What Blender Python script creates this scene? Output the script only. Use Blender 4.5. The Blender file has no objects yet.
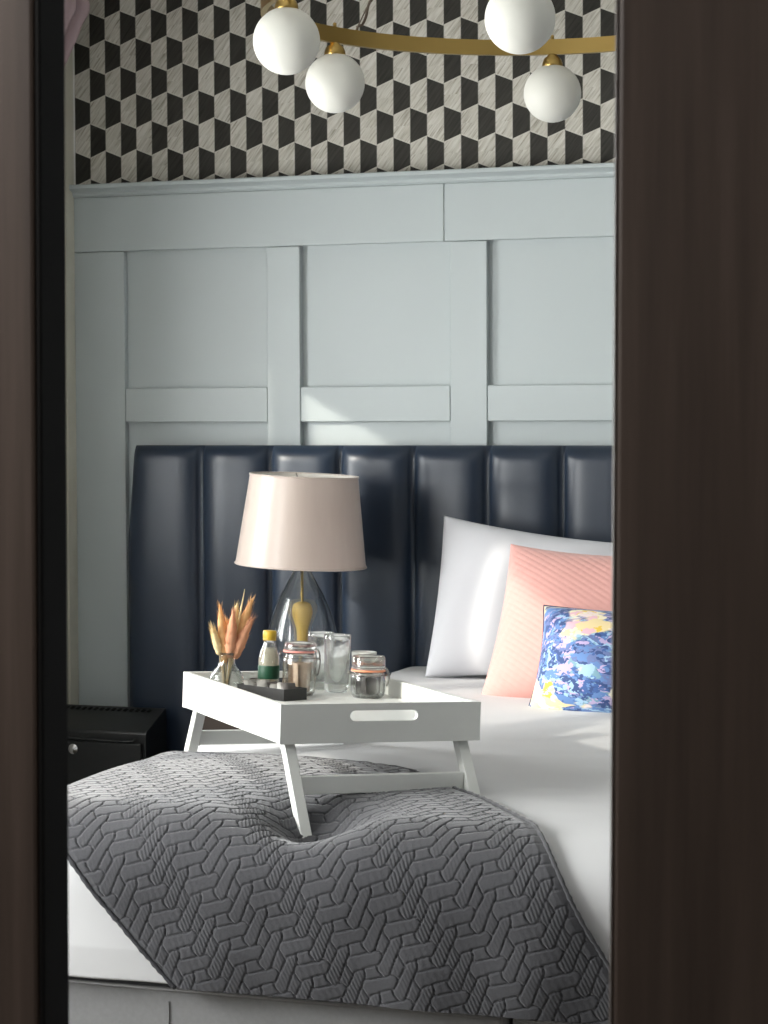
import bpy, bmesh, math, random
import numpy as np
from mathutils import Vector, Matrix, noise as mnoise

random.seed(7); np.random.seed(7)
scene = bpy.context.scene
COL = scene.collection
PI = math.pi
V = Vector

# ------------------------------------------------------------------ camera
YAW, PITCH, ROLL, FPX = math.radians(19.3), math.radians(2.44), 0.004, 2276.0
fw = V((-math.sin(YAW) * math.cos(PITCH), math.cos(YAW) * math.cos(PITCH), -math.sin(PITCH)))
r0 = V((math.cos(YAW), math.sin(YAW), 0)); u0 = r0.cross(fw)
rt = r0 * math.cos(ROLL) - u0 * math.sin(ROLL); up = u0 * math.cos(ROLL) + r0 * math.sin(ROLL)
cam_d = bpy.data.cameras.new('camera'); cam = bpy.data.objects.new('camera', cam_d); COL.objects.link(cam)
cam_d.sensor_fit = 'VERTICAL'; cam_d.sensor_height = 36.0; cam_d.sensor_width = 27.0
cam_d.lens = FPX / 1024 * 36.0
cam_d.clip_start = 0.05
cam.matrix_world = Matrix(((rt.x, up.x, -fw.x, 0), (rt.y, up.y, -fw.y, 0), (rt.z, up.z, -fw.z, 1.225), (0, 0, 0, 1)))
cam_d.dof.use_dof = True; cam_d.dof.focus_distance = 4.3; cam_d.dof.aperture_fstop = 22.0
scene.camera = cam

# ------------------------------------------------------------------ world, sun, daylight, exposure
w = bpy.data.worlds.new('sky'); scene.world = w; w.use_nodes = True
bg = w.node_tree.nodes['Background']; bg.inputs[0].default_value = (0.75, 0.86, 1.0, 1); bg.inputs[1].default_value = 1.0
SUN_H = V((0.64, 0.768, 0)); SUN_EL = math.radians(20)
sun_dir = V((SUN_H.x * math.cos(SUN_EL), SUN_H.y * math.cos(SUN_EL), -math.sin(SUN_EL)))
sd = bpy.data.lights.new('sun', 'SUN'); sd.energy = 3.4; sd.angle = math.radians(1.2); sd.color = (1.0, 0.93, 0.82)
so = bpy.data.objects.new('sun', sd); COL.objects.link(so)
so.rotation_euler = sun_dir.to_track_quat('-Z', 'Y').to_euler(); so.location = (-6, 1, 4)
for (wy0, wy1, en) in ((4.12, 4.64, 36.0), (1.86, 3.46, 142.0)):
    ad = bpy.data.lights.new('window_daylight', 'AREA'); ad.shape = 'RECTANGLE'; ad.size = wy1 - wy0; ad.size_y = .86
    ad.energy = en; ad.color = (1.0, .99, .97)
    ao = bpy.data.objects.new('window_daylight', ad); COL.objects.link(ao)
    ao.location = (-2.90, (wy0 + wy1) / 2, 1.24); ao.rotation_euler = V((1, 0, 0)).to_track_quat('-Z', 'Y').to_euler()
vs = scene.view_settings
vs.view_transform = 'Standard'; vs.look = 'None'; vs.gamma = 1.0; vs.use_curve_mapping = False
vs.exposure = 0.0

# ------------------------------------------------------------------ materials
def srgb(r, g, b):
    f = lambda c: (c / 255) / 12.92 if c / 255 <= .04045 else ((c / 255 + .055) / 1.055) ** 2.4
    return (f(r), f(g), f(b), 1)

class NT:
    def __init__(s, name):
        s.m = bpy.data.materials.new(name); s.m.use_nodes = True; s.t = s.m.node_tree
        s.b = s.t.nodes['Principled BSDF']; s.out = s.t.nodes['Material Output']
    def n(s, typ, **kw):
        nd = s.t.nodes.new(typ)
        for k, v in kw.items(): setattr(nd, k, v)
        return nd
    def l(s, a, b): s.t.links.new(a, b)
    def setin(s, nd, i, v):
        if isinstance(v, bpy.types.NodeSocket): s.l(v, nd.inputs[i])
        else: nd.inputs[i].default_value = v
    def math(s, op, a, b=0.0, c=None):
        nd = s.n('ShaderNodeMath', operation=op); s.setin(nd, 0, a); s.setin(nd, 1, b)
        if c is not None: s.setin(nd, 2, c)
        return nd.outputs[0]
    def mix(s, f, a, b):
        nd = s.n('ShaderNodeMix', data_type='RGBA'); s.setin(nd, 0, f); s.setin(nd, 6, a); s.setin(nd, 7, b); return nd.outputs[2]
    def coord(s, which='Object'): return s.n('ShaderNodeTexCoord').outputs[which]
    def mapping(s, vec, scale=(1, 1, 1), rot=(0, 0, 0), loc=(0, 0, 0)):
        nd = s.n('ShaderNodeMapping'); s.l(vec, nd.inputs[0]); nd.inputs['Scale'].default_value = scale
        nd.inputs['Rotation'].default_value = rot; nd.inputs['Location'].default_value = loc; return nd.outputs[0]
    def noise(s, vec, scale=5, detail=4, rough=.55, out=0):
        nd = s.n('ShaderNodeTexNoise'); s.l(vec, nd.inputs['Vector']); nd.inputs['Scale'].default_value = scale
        nd.inputs['Detail'].default_value = detail; nd.inputs['Roughness'].default_value = rough; return nd.outputs[out]
    def ramp(s, f, stops, interp='LINEAR'):
        nd = s.n('ShaderNodeValToRGB'); s.l(f, nd.inputs[0]); cr = nd.color_ramp; cr.interpolation = interp
        while len(cr.elements) < len(stops): cr.elements.new(.5)
        for e, (p, c) in zip(cr.elements, stops): e.position = p; e.color = c
        return nd.outputs[0]
    def bump(s, h, strength=.3, dist=.002):
        nd = s.n('ShaderNodeBump'); nd.inputs['Strength'].default_value = strength; nd.inputs['Distance'].default_value = dist
        s.l(h, nd.inputs['Height']); s.l(nd.outputs[0], s.b.inputs['Normal'])
    def p(s, **kw):
        for k, v in kw.items():
            s.setin(s.b, {'color': 'Base Color', 'rough': 'Roughness', 'metal': 'Metallic', 'spec': 'Specular IOR Level',
                          'coat': 'Coat Weight', 'coat_rough': 'Coat Roughness', 'sheen': 'Sheen Weight', 'ior': 'IOR',
                          'trans': 'Transmission Weight', 'sss': 'Subsurface Weight'}[k], v)
        return s

M = {}
def plain(name, col, rough=.5, spec=.5, var=.06, nscale=6.0, bump=0.0, bscale=200., metal=0., coat=0., sheen=0.):
    t = NT(name); c = t.coord()
    f = t.noise(c, nscale, 3)
    a = tuple(x * (1 - var) for x in col[:3]) + (1,); b = tuple(min(1, x * (1 + var)) for x in col[:3]) + (1,)
    t.p(color=t.mix(f, a, b), rough=rough, spec=spec, metal=metal, coat=coat, sheen=sheen)
    if bump: t.bump(t.noise(c, bscale, 2), bump, .001)
    M[name] = t.m; return t.m

plain('panel_paint', srgb(179, 187, 188), .42, .4, .02, 3, .06, 60)
plain('cream_paint', srgb(196, 194, 180), .45, .4, .03)
plain('white_paint', srgb(226, 226, 222), .6, .3, .02)
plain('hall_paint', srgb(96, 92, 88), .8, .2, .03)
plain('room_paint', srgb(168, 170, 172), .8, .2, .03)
plain('tray_paint', srgb(222, 223, 219), .32, .5, .02, 4)
plain('sheet_cotton', srgb(202, 202, 203), .8, .2, .02, 4, .15, 900, sheen=.1)
plain('pillow_cotton', srgb(198, 198, 202), .75, .25, .015, 4, .12, 900, sheen=.1)
plain('pink_fabric', srgb(208, 156, 148), .85, .2, .05, 14, .3, 700, sheen=.25)
plain('divan_fabric', srgb(146, 146, 147), .9, .15, .12, 120, .5, 900)
plain('throw_binding', srgb(70, 70, 73), .95, .1, .3, 180, .8, 500)
plain('curtain_fabric', srgb(176, 156, 160), .8, .2, .06, 8, .3, 500)
plain('black_metal', srgb(26, 28, 29), .38, .5, .15, 10, .15, 300)
plain('vent_black', srgb(5, 5, 5), .8, .2)
plain('black_card', srgb(9, 9, 9), .5, .4, .1)
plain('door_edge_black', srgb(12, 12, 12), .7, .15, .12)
plain('brass', srgb(176, 148, 88), .3, .5, .05, 8, metal=1.0)
plain('chrome', srgb(205, 205, 205), .14, .5, .02, metal=1.0)
plain('steel_wire', srgb(150, 148, 144), .22, .5, .05, metal=1.0)
plain('yellow_cap', srgb(204, 168, 52), .4, .5)
plain('bottle_label_cream', srgb(206, 198, 178), .6, .3, .03)
plain('bottle_label_green', srgb(24, 70, 48), .5, .4, .12, 60)
plain('rubber_orange', srgb(214, 138, 104), .55, .35)
plain('rubber_pink', srgb(196, 128, 120), .55, .35)
plain('tea_paper', srgb(176, 156, 138), .85, .15, .2, 60)
plain('coffee_foil', srgb(84, 80, 78), .35, .5, .4, 60)
plain('sachet_foil', srgb(150, 149, 144), .3, .5, .25, 80)
plain('ceramic_white', srgb(224, 224, 220), .2, .5, .01)
plain('stem_green', srgb(88, 92, 66), .8, .2, .2, 50)
plain('flower_peach', srgb(226, 176, 122), .9, .1, .25, 45)
plain('flower_pink', srgb(216, 158, 124), .9, .1, .22, 45)
plain('flower_straw', srgb(228, 204, 156), .9, .1, .2, 45)
plain('cable_brown', srgb(92, 80, 68), .6, .3)
plain('table_wood', srgb(58, 48, 42), .5, .4, .2, 12)
plain('carpet', srgb(118, 112, 104), .95, .1, .12, 90, .5, 400)
plain('piping_navy', srgb(34, 44, 78), .7, .2)
plain('amber_brass', srgb(228, 190, 100), .35, .5, .05)

# opal glass globes
t = NT('opal_glass'); t.p(color=(.70, .695, .645, 1), rough=.5, spec=.3, sss=.25); t.b.inputs['Subsurface Radius'].default_value = (.03, .03, .03); M['opal_glass'] = t.m

# thin clear glass: transmits straight through, reflects by Fresnel
def thin_glass(name, tint=(.97, .985, .98, 1), k=1.0):
    t = NT(name); tr = t.n('ShaderNodeBsdfTransparent'); tr.inputs[0].default_value = tint
    gl = t.n('ShaderNodeBsdfGlossy'); gl.inputs['Roughness'].default_value = .03
    lw = t.n('ShaderNodeLayerWeight'); lw.inputs[0].default_value = .5
    f = t.math('ADD', .045 * k, t.math('MULTIPLY', t.math('POWER', lw.outputs['Facing'], 4.0), .75))
    mx = t.n('ShaderNodeMixShader'); t.l(f, mx.inputs[0]); t.l(tr.outputs[0], mx.inputs[1]); t.l(gl.outputs[0], mx.inputs[2])
    t.l(mx.outputs[0], t.out.inputs[0]); M[name] = t.m
thin_glass('pane_glass', (.98, .99, .99, 1), .8)
def wall_glass(name, tint, ior, clear):
    t = NT(name); g = t.n('ShaderNodeBsdfGlass'); g.inputs['Color'].default_value = tint; g.inputs['Roughness'].default_value = 0.0; g.inputs['IOR'].default_value = ior
    tr = t.n('ShaderNodeBsdfTransparent'); mx = t.n('ShaderNodeMixShader'); mx.inputs[0].default_value = clear
    t.l(g.outputs[0], mx.inputs[1]); t.l(tr.outputs[0], mx.inputs[2]); t.l(mx.outputs[0], t.out.inputs[0]); M[name] = t.m
wall_glass('clear_glass', (.99, 1, .995, 1), 1.46, .25)
wall_glass('lamp_glass', (.99, 1, 1, 1), 1.5, .15)

# leather
t = NT('navy_leather'); c = t.coord()
t.p(color=t.mix(t.noise(c, 9, 4), srgb(26, 37, 52), srgb(33, 45, 61)), rough=.36, spec=.5)
vo = t.n('ShaderNodeTexVoronoi'); t.l(c, vo.inputs['Vector']); vo.inputs['Scale'].default_value = 420
t.bump(vo.outputs['Distance'], .12, .0006); M['navy_leather'] = t.m

# satin lampshade
t = NT('shade_satin'); c = t.coord()
t.p(color=t.mix(t.noise(t.mapping(c, (1, 1, .15)), 60, 3), srgb(186, 170, 160), srgb(197, 182, 172)), rough=.34, spec=.5, sheen=.3)
t.bump(t.noise(t.mapping(c, (1, 1, .05)), 260, 2), .1, .0006); M['shade_satin'] = t.m
plain('shade_lining', srgb(232, 228, 220), .7, .2, .02)

# dark veneer of the doors, grain running upward
def wood(name, a, b, c3):
    t = NT(name); c = t.coord()
    g = t.noise(t.mapping(c, (14, 14, .55)), 3.2, 7, .62)
    g2 = t.noise(t.mapping(c, (90, 90, 1.6)), 3, 3, .5)
    base = t.ramp(g, [(.28, a), (.52, b), (.74, c3)])
    t.p(color=t.mix(t.math('MULTIPLY', g2, .35), base, a), rough=.5, spec=.35)
    t.bump(g2, .15, .0008); M[name] = t.m
wood('door_veneer', srgb(58, 49, 44), srgb(78, 67, 60), srgb(96, 84, 77))

# wallpaper: staggered hexagons, light left half and dark right half
WX0, WW, WP, WZC = -2.684, 0.0437 * 1.0037, 0.1428, 2.2252
t = NT('wallpaper'); c = t.coord(); sp = t.n('ShaderNodeSeparateXYZ'); t.l(c, sp.inputs[0])
u = t.math('DIVIDE', t.math('SUBTRACT', sp.outputs[0], WX0 - 20 * WW), WW)
k = t.math('FLOOR', u); tt = t.math('SUBTRACT', u, k)
par = t.math('MULTIPLY', t.math('MODULO', k, 2.0), .5)
v = t.math('ADD', t.math('DIVIDE', t.math('SUBTRACT', sp.outputs[2], WZC - 20.5 * WP), WP), par)
m_ = t.math('ABSOLUTE', t.math('SUBTRACT', t.math('FRACT', v), .5))
hh = t.math('SUBTRACT', .312, t.math('MULTIPLY', tt, .124))
dark = t.math('LESS_THAN', m_, hh)
line = t.math('LESS_THAN', t.math('ABSOLUTE', t.math('SUBTRACT', m_, hh)), .011)
vline = t.math('GREATER_THAN', t.math('ABSOLUTE', t.math('SUBTRACT', tt, .5)), .475)
cell = t.n('ShaderNodeTexWhiteNoise', noise_dimensions='2D')
cv = t.n('ShaderNodeCombineXYZ'); t.l(k, cv.inputs[0]); t.l(t.math('FLOOR', v), cv.inputs[1]); t.l(cv.outputs[0], cell.inputs[0])
off = t.n('ShaderNodeVectorMath', operation='ADD'); t.l(c, off.inputs[0])
sc_ = t.n('ShaderNodeVectorMath', operation='SCALE'); t.l(cell.outputs['Color'], sc_.inputs[0]); sc_.inputs['Scale'].default_value = 3.0
t.l(sc_.outputs[0], off.inputs[1])
g = t.noise(t.mapping(t.mapping(off.outputs[0], (1, 1, 1), (0, math.radians(-38), 0)), (150, 1, 9)), 1.6, 4, .6)
light = t.ramp(g, [(.28, srgb(136, 130, 118)), (.46, srgb(184, 180, 169)), (.64, srgb(204, 201, 193))])
darkc = t.ramp(g, [(.3, srgb(38, 37, 33)), (.7, srgb(60, 58, 53))])
col = t.mix(dark, light, darkc)
col = t.mix(t.math('MULTIPLY', line, .75), col, srgb(205, 201, 190))
col = t.mix(t.math('MULTIPLY', vline, .45), col, srgb(120, 117, 110))
t.p(color=col, rough=.65, spec=.25); M['wallpaper'] = t.m

# grey quilted throw
t = NT('throw_fabric'); c = t.coord()
f1 = t.noise(c, 320, 2); f2 = t.noise(c, 7, 3)
t.p(color=t.mix(t.math('ADD', t.math('MULTIPLY', f1, .6), t.math('MULTIPLY', f2, .4)), srgb(57, 57, 60), srgb(79, 79, 83)), rough=.85, spec=.2, sheen=.35)
t.bump(f1, .35, .001); M['throw_fabric'] = t.m

# painterly floral print
t = NT('floral_print'); c = t.coord('Generated')
d = t.noise(c, 5.5, 4, .6, out=1)
wv = t.n('ShaderNodeVectorMath', operation='SCALE'); t.l(d, wv.inputs[0]); wv.inputs['Scale'].default_value = .55
av = t.n('ShaderNodeVectorMath', operation='ADD'); t.l(c, av.inputs[0]); t.l(wv.outputs[0], av.inputs[1])
vo = t.n('ShaderNodeTexVoronoi'); t.l(av.outputs[0], vo.inputs['Vector']); vo.inputs['Scale'].default_value = 17
sv = t.n('ShaderNodeSeparateColor'); t.l(vo.outputs['Color'], sv.inputs[0])
blues = t.ramp(sv.outputs[0], [(0, srgb(52, 74, 122)), (.22, srgb(92, 126, 178)), (.42, srgb(62, 92, 148)), (.55, srgb(150, 182, 208)), (.68, srgb(98, 112, 158)), (.8, srgb(176, 160, 196)), (.92, srgb(116, 152, 168))], 'CONSTANT')
big = t.noise(c, 3.4, 3, .55)
vo2 = t.n('ShaderNodeTexVoronoi'); t.l(av.outputs[0], vo2.inputs['Vector']); vo2.inputs['Scale'].default_value = 9
sv2 = t.n('ShaderNodeSeparateColor'); t.l(vo2.outputs['Color'], sv2.inputs[0])
warm = t.ramp(sv2.outputs[1], [(0, srgb(224, 204, 156)), (.35, srgb(222, 178, 190)), (.5, srgb(230, 220, 190)), (.80, srgb(222, 186, 74)), (.88, srgb(226, 208, 204))], 'CONSTANT')
mask = t.ramp(big, [(.55, (0, 0, 0, 1)), (.58, (1, 1, 1, 1))])
t.p(color=t.mix(mask, blues, warm), rough=.7, spec=.25, sheen=.2)
t.bump(t.noise(c, 120, 2), .2, .0008); M['floral_print'] = t.m

# ------------------------------------------------------------------ mesh helpers
def mobj(name, verts, faces, mat, parent=None, smooth=True, mats=None, loc=None):
    me = bpy.data.meshes.new(name)
    me.from_pydata([tuple(v) for v in verts], [], faces); me.validate(); me.update()
    return mesh_to(name, me, mat, parent, smooth, loc)
def mesh_to(name, me, mat, parent=None, smooth=True, loc=None):
    if mat: me.materials.append(M[mat])
    if smooth:
        for p in me.polygons: p.use_smooth = True
    o = bpy.data.objects.new(name, me); COL.objects.link(o)
    if parent is not None: o.parent = parent
    if loc is not None: o.location = loc
    return o
def bobj(name, bm, mat, parent=None, smooth=False, loc=None):
    bmesh.ops.recalc_face_normals(bm, faces=bm.faces)
    me = bpy.data.meshes.new(name); bm.to_mesh(me); bm.free()
    return mesh_to(name, me, mat, parent, smooth, loc)
def add_box(bm, a, b, bev=0.0, seg=2):
    x0, y0, z0 = a; x1, y1, z1 = b
    vs_ = [bm.verts.new(p) for p in ((x0, y0, z0), (x1, y0, z0), (x1, y1, z0), (x0, y1, z0), (x0, y0, z1), (x1, y0, z1), (x1, y1, z1), (x0, y1, z1))]
    fs = [bm.faces.new([vs_[i] for i in q]) for q in ((0, 3, 2, 1), (4, 5, 6, 7), (0, 1, 5, 4), (1, 2, 6, 5), (2, 3, 7, 6), (3, 0, 4, 7))]
    if bev:
        es = list({e for f in fs for e in f.edges})
        bmesh.ops.bevel(bm, geom=es, offset=bev, segments=seg, profile=.5, affect='EDGES')
def box(name, a, b, mat, parent=None, bev=0.0, seg=2):
    bm = bmesh.new(); add_box(bm, a, b, bev, seg); return bobj(name, bm, mat, parent)
def lathe(name, prof, mat, parent=None, seg=40, loc=None, cap=False, squash=1.0):
    vs_, fs = [], []
    n = len(prof)
    for i in range(seg):
        a = 2 * PI * i / seg
        for r, z in prof: vs_.append((r * math.cos(a), r * math.sin(a) * squash, z))
    for i in range(seg):
        j = (i + 1) % seg
        for q in range(n - 1): fs.append((i * n + q, j * n + q, j * n + q + 1, i * n + q + 1))
    bm = bmesh.new(); bv = [bm.verts.new(p) for p in vs_]
    for f in fs: bm.faces.new([bv[i] for i in f])
    bmesh.ops.remove_doubles(bm, verts=bm.verts, dist=1e-6)
    bmesh.ops.dissolve_degenerate(bm, dist=1e-7, edges=bm.edges)
    return bobj(name, bm, mat, parent, True, loc)
def walled(prof, th):
    # closed glass wall: outer profile from the centre up, then the inner one back down
    inner = [(max(0.0, r - th), z + (th if r < 1e-6 or i == 0 else 0)) for i, (r, z) in enumerate(prof)]
    inner = [(r, max(z, prof[0][1] + th)) for r, z in inner]
    return prof + inner[::-1]
def tube_geo(path, rad, seg=8, closed=False):
    path = [V(p) for p in path]; n = len(path); vs_, fs = [], []
    rads = rad if isinstance(rad, (list, tuple)) else [rad] * n
    prev = None
    for i, p in enumerate(path):
        a = path[(i - 1) % n] if (closed or i > 0) else p
        b = path[(i + 1) % n] if (closed or i < n - 1) else p
        tg = (b - a).normalized()
        if prev is None:
            ref = V((0, 0, 1)) if abs(tg.z) < .9 else V((1, 0, 0)); nx = tg.cross(ref).normalized()
        else:
            nx = (prev - tg * prev.dot(tg)).normalized()
        prev = nx; ny = tg.cross(nx)
        for k in range(seg):
            an = 2 * PI * k / seg; vs_.append(p + (nx * math.cos(an) + ny * math.sin(an)) * rads[i])
    m = n if closed else n - 1
    for i in range(m):
        for k in range(seg):
            i2 = (i + 1) % n; k2 = (k + 1) % seg
            fs.append((i * seg + k, i * seg + k2, i2 * seg + k2, i2 * seg + k))
    if not closed:
        fs.append(tuple(range(seg))[::-1]); fs.append(tuple((n - 1) * seg + k for k in range(seg)))
    return vs_, fs
def tube(name, path, rad, mat, parent=None, seg=8, closed=False, loc=None):
    a, b = tube_geo(path, rad, seg, closed); return mobj(name, a, b, mat, parent, True, loc=loc)
def ring_path(r, z, n=40, cx=0, cy=0): return [(cx + r * math.cos(2 * PI * i / n), cy + r * math.sin(2 * PI * i / n), z) for i in range(n)]
def grid_faces(nr, nc, base=0):
    return [(base + i * nc + j, base + i * nc + j + 1, base + (i + 1) * nc + j + 1, base + (i + 1) * nc + j) for i in range(nr - 1) for j in range(nc - 1)]

def tag(o, label, cat, group=None):
    o['label'] = label; o['category'] = cat
    if group: o['group'] = group
    return o
def thing(name, label, cat, loc=(0, 0, 0), rotz=0.0, group=None, mat=None):
    o = bpy.data.objects.new(name, None); COL.objects.link(o); o.empty_display_size = .05
    if mat is not None: o.matrix_world = mat
    else: o.location = loc; o.rotation_euler = (0, 0, rotz)
    return tag(o, label, cat, group)
def struct(o, label=None):
    o['kind'] = 'structure'
    if label: o['label'] = label
    return o
def copy_tree(o, parent=None):
    c = o.copy(); COL.objects.link(c); c.parent = parent
    for ch in list(o.children): copy_tree(ch, c)
    return c

# ------------------------------------------------------------------ the room
XL, XR, YB, YF, ZC = -2.728, 0.95, 5.37, 1.45, 2.65
struct(box('floor', (-3.0, -1.5, -.1), (1.3, 5.6, 0), 'carpet'), 'grey carpeted bedroom floor')
struct(box('ceiling', (-3.0, -1.5, ZC), (1.3, 5.6, ZC + .1), 'white_paint'), 'white ceiling')
# back wall, wallpaper above the panelling
bm = bmesh.new(); add_box(bm, (XL - .15, YB, 0), (XR + .15, YB + .15, 1.80))
wall_back = struct(bobj('wall_back', bm, 'panel_paint'), 'pale blue grey panelled wall behind the headboard')
box('wallpaper', (XL, YB - .003, 1.80), (XR, YB + .15, ZC), 'wallpaper', wall_back)
FP = 5.35
stiles = [(-2.727, -2.583), (-2.185, -2.096), (-1.699, -1.605), (-1.214, -1.120), (-.729, -.635), (-.244, -.15), (.24, .334), (.74, XR)]
for i, (a, b) in enumerate(stiles):
    box('stile', (a, FP, .14), (b, YB, 1.6495), 'panel_paint', wall_back, .0016, 1)
    if i < len(stiles) - 1:
        c, d = b + .0012, stiles[i + 1][0] - .0012
        box('mid_rail', (c, FP + .0005, 1.209), (d, YB, 1.2965), 'panel_paint', wall_back, .0016, 1)
for a, b in ((XL, -1.7148), (-1.7132, -.4), (-.3985, XR)):
    box('frieze_board', (a, FP - .001, 1.651), (b, YB, 1.7925), 'panel_paint', wall_back, .0016, 1)
# moulded dado rail
prof = [(YB, 1.7925), (FP - .006, 1.7925), (FP - .012, 1.798), (FP - .012, 1.803), (FP - .016, 1.806), (FP - .022, 1.8085), (FP - .030, 1.811), (FP - .034, 1.8125), (FP - .034, 1.8205), (FP - .031, 1.823), (YB, 1.823)]
n = len(prof); vv = [(XL, y, z) for y, z in prof] + [(XR, y, z) for y, z in prof]
ff = [(i, (i + 1) % n, n + (i + 1) % n, n + i) for i in range(n)] + [tuple(range(n))[::-1], tuple(range(n, 2 * n))]
mobj('dado_rail', vv, ff, 'panel_paint', wall_back, False)
struct(box('baseboard_back', (XL, FP - .004, 0), (XR, YB, .14), 'panel_paint', None, .004), 'pale blue grey skirting board')
# left wall with a window
WZ0, WZ1 = .80, 2.20
OPEN = ((1.80, 3.52), (4.06, 4.70))  # openings out of view, laid out with a pier to shape the sun patches
bm = bmesh.new()
for y0, y1 in ((YF, OPEN[0][0]), (OPEN[0][1], OPEN[1][0]), (OPEN[1][1], YB)): add_box(bm, (XL - .15, y0, 0), (XL, y1, ZC))
for y0, y1 in OPEN: add_box(bm, (XL - .15, y0, 0), (XL, y1, WZ0)); add_box(bm, (XL - .15, y0, WZ1), (XL, y1, ZC))
wall_left = struct(bobj('wall_left', bm, 'white_paint'), 'white side wall with two windows')
# cream moulded corner trim
tr = bpy.data.objects.new('trim_1', None); COL.objects.link(tr); struct(tr, 'cream moulded vertical trim in the corner beside the panelling')
for y0, y1, d in ((5.318, 5.349, .005), (5.29, 5.317, .009), (5.255, 5.289, .006), (5.225, 5.254, .011)):
    box('moulding', (XL, y0, 0), (XL + d, y1, ZC), 'cream_paint', tr, .004, 2)
fx0, fx1 = XL - .10, XL - .05
for k_, ((WY0, WY1), bars) in enumerate(zip(OPEN, (((2.42, .04), (3.285, .065)), ((4.545, .03),)))):
    win = bpy.data.objects.new('window_%d' % (k_ + 1), None); COL.objects.link(win); struct(win, 'white framed window in the left wall')
    for a, b in (((fx0, WY0, WZ0), (fx1, WY0 + .06, WZ1)), ((fx0, WY1 - .06, WZ0), (fx1, WY1, WZ1)), ((fx0, WY0 + .06, WZ0), (fx1, WY1 - .06, WZ0 + .06)), ((fx0, WY0 + .06, WZ1 - .06), (fx1, WY1 - .06, WZ1))):
        box('window_frame', a, b, 'white_paint', win, .004)
    cuts = [WY0 + .06]
    for y, hw in bars:  # bars placed to break the incoming sun into streaks
        box('mullion', (fx0, y - hw, WZ0 + .06), (fx1, y + hw, WZ1 - .06), 'white_paint', win, .004); cuts += [y - hw, y + hw]
    cuts.append(WY1 - .06)
    for q in range(0, len(cuts), 2): box('pane', (XL - .078, cuts[q], WZ0 + .06), (XL - .072, cuts[q + 1], WZ1 - .06), 'pane_glass', win)
    box('window_sill', (XL - .14, WY0 + .001, WZ0 - .03), (XL + .05, WY1 - .001, WZ0), 'white_paint', win, .004)
    # unseen roman blind, added to cut off the sun above its lower edge
    rb = thing('sun_cut_blind', ('wide' if k_ == 0 else 'narrow') + ' dusky pink roman blind added out of view to cut off the sun', 'blind', (XL - .02, (WY0 + WY1) / 2, WZ1), group='added roman blinds')
    hw = (WY1 - WY0) / 2 - .004
    for q, (z0, z1) in enumerate(((-.14, -.001), (-.28, -.142), (-.42, -.282), (-.54, -.422))):
        box('fold', (-.006 - .006 * (q % 2), -hw, z0), (.006 + .004 * q, hw, z1), 'curtain_fabric', rb, .004)
# other walls and the hallway the view is taken from
struct(box('wall_right', (XR, YF, 0), (XR + .15, YB, ZC), 'room_paint'), 'white bedroom side wall')
bm = bmesh.new(); add_box(bm, (XL - .15, YF, 0), (-1.35, YF + .12, ZC)); add_box(bm, (.35, YF, 0), (XR + .15, YF + .12, ZC)); add_box(bm, (-1.35, YF, 2.25), (.35, YF + .12, ZC))
struct(bobj('wall_front', bm, 'room_paint'), 'white wall with the wide doorway')
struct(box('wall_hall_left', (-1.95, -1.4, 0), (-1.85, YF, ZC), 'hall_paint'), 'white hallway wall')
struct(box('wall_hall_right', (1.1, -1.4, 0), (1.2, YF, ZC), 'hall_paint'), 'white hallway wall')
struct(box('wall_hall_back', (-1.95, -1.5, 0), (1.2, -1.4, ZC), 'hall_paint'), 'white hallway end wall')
# sliding doors, hanging a hair out of plumb
def door(name, x0, x1, tilt, label, edge_at):
    o = bpy.data.objects.new(name, None); COL.objects.link(o); struct(o, label)
    px = edge_at; o.location = (px, 0, 1.2); o.rotation_euler = (0, tilt, 0)
    bm = bmesh.new(); add_box(bm, (x0 - px, 1.37, -1.19), (x1 - px, 1.41, 1.1), .003, 2); bobj('door_leaf', bm, 'door_veneer', o)
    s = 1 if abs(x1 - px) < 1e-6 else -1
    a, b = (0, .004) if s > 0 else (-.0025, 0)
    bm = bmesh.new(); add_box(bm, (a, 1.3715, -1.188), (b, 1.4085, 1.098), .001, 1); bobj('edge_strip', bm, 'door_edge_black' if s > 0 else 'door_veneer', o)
    return o
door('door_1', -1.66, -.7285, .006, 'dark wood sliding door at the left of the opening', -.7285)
door('door_2', -.3285, .62, .006, 'dark wood sliding door at the right of the opening', -.3285)
# hallway wall lamp added out of view to brighten the doors, left one most
hl = thing('door_fill_lamp', 'small opal wall lamp added out of view to light the doors', 'lamp', (-1.85, .70, 1.75))
box('back_plate', (0, -.05, -.08), (.012, .05, .08), 'brass', hl, .003)
tube('arm', [(.012, 0, 0), (.06, 0, 0), (.07, 0, .03)], .007, 'brass', hl, 8)
lathe('shade', [(.02, .03), (.05, .045), (.06, .09), (.05, .14), (.03, .155)], 'opal_glass', hl, 28, (.07, 0, 0))
pl = bpy.data.lights.new('door_fill_light', 'POINT'); pl.energy = 66; pl.color = (1, .96, .93); pl.shadow_soft_size = .05  # added fill light for the door faces
po = bpy.data.objects.new('door_fill_light', pl); COL.objects.link(po); po.location = (-1.70, .70, 1.98)

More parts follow.
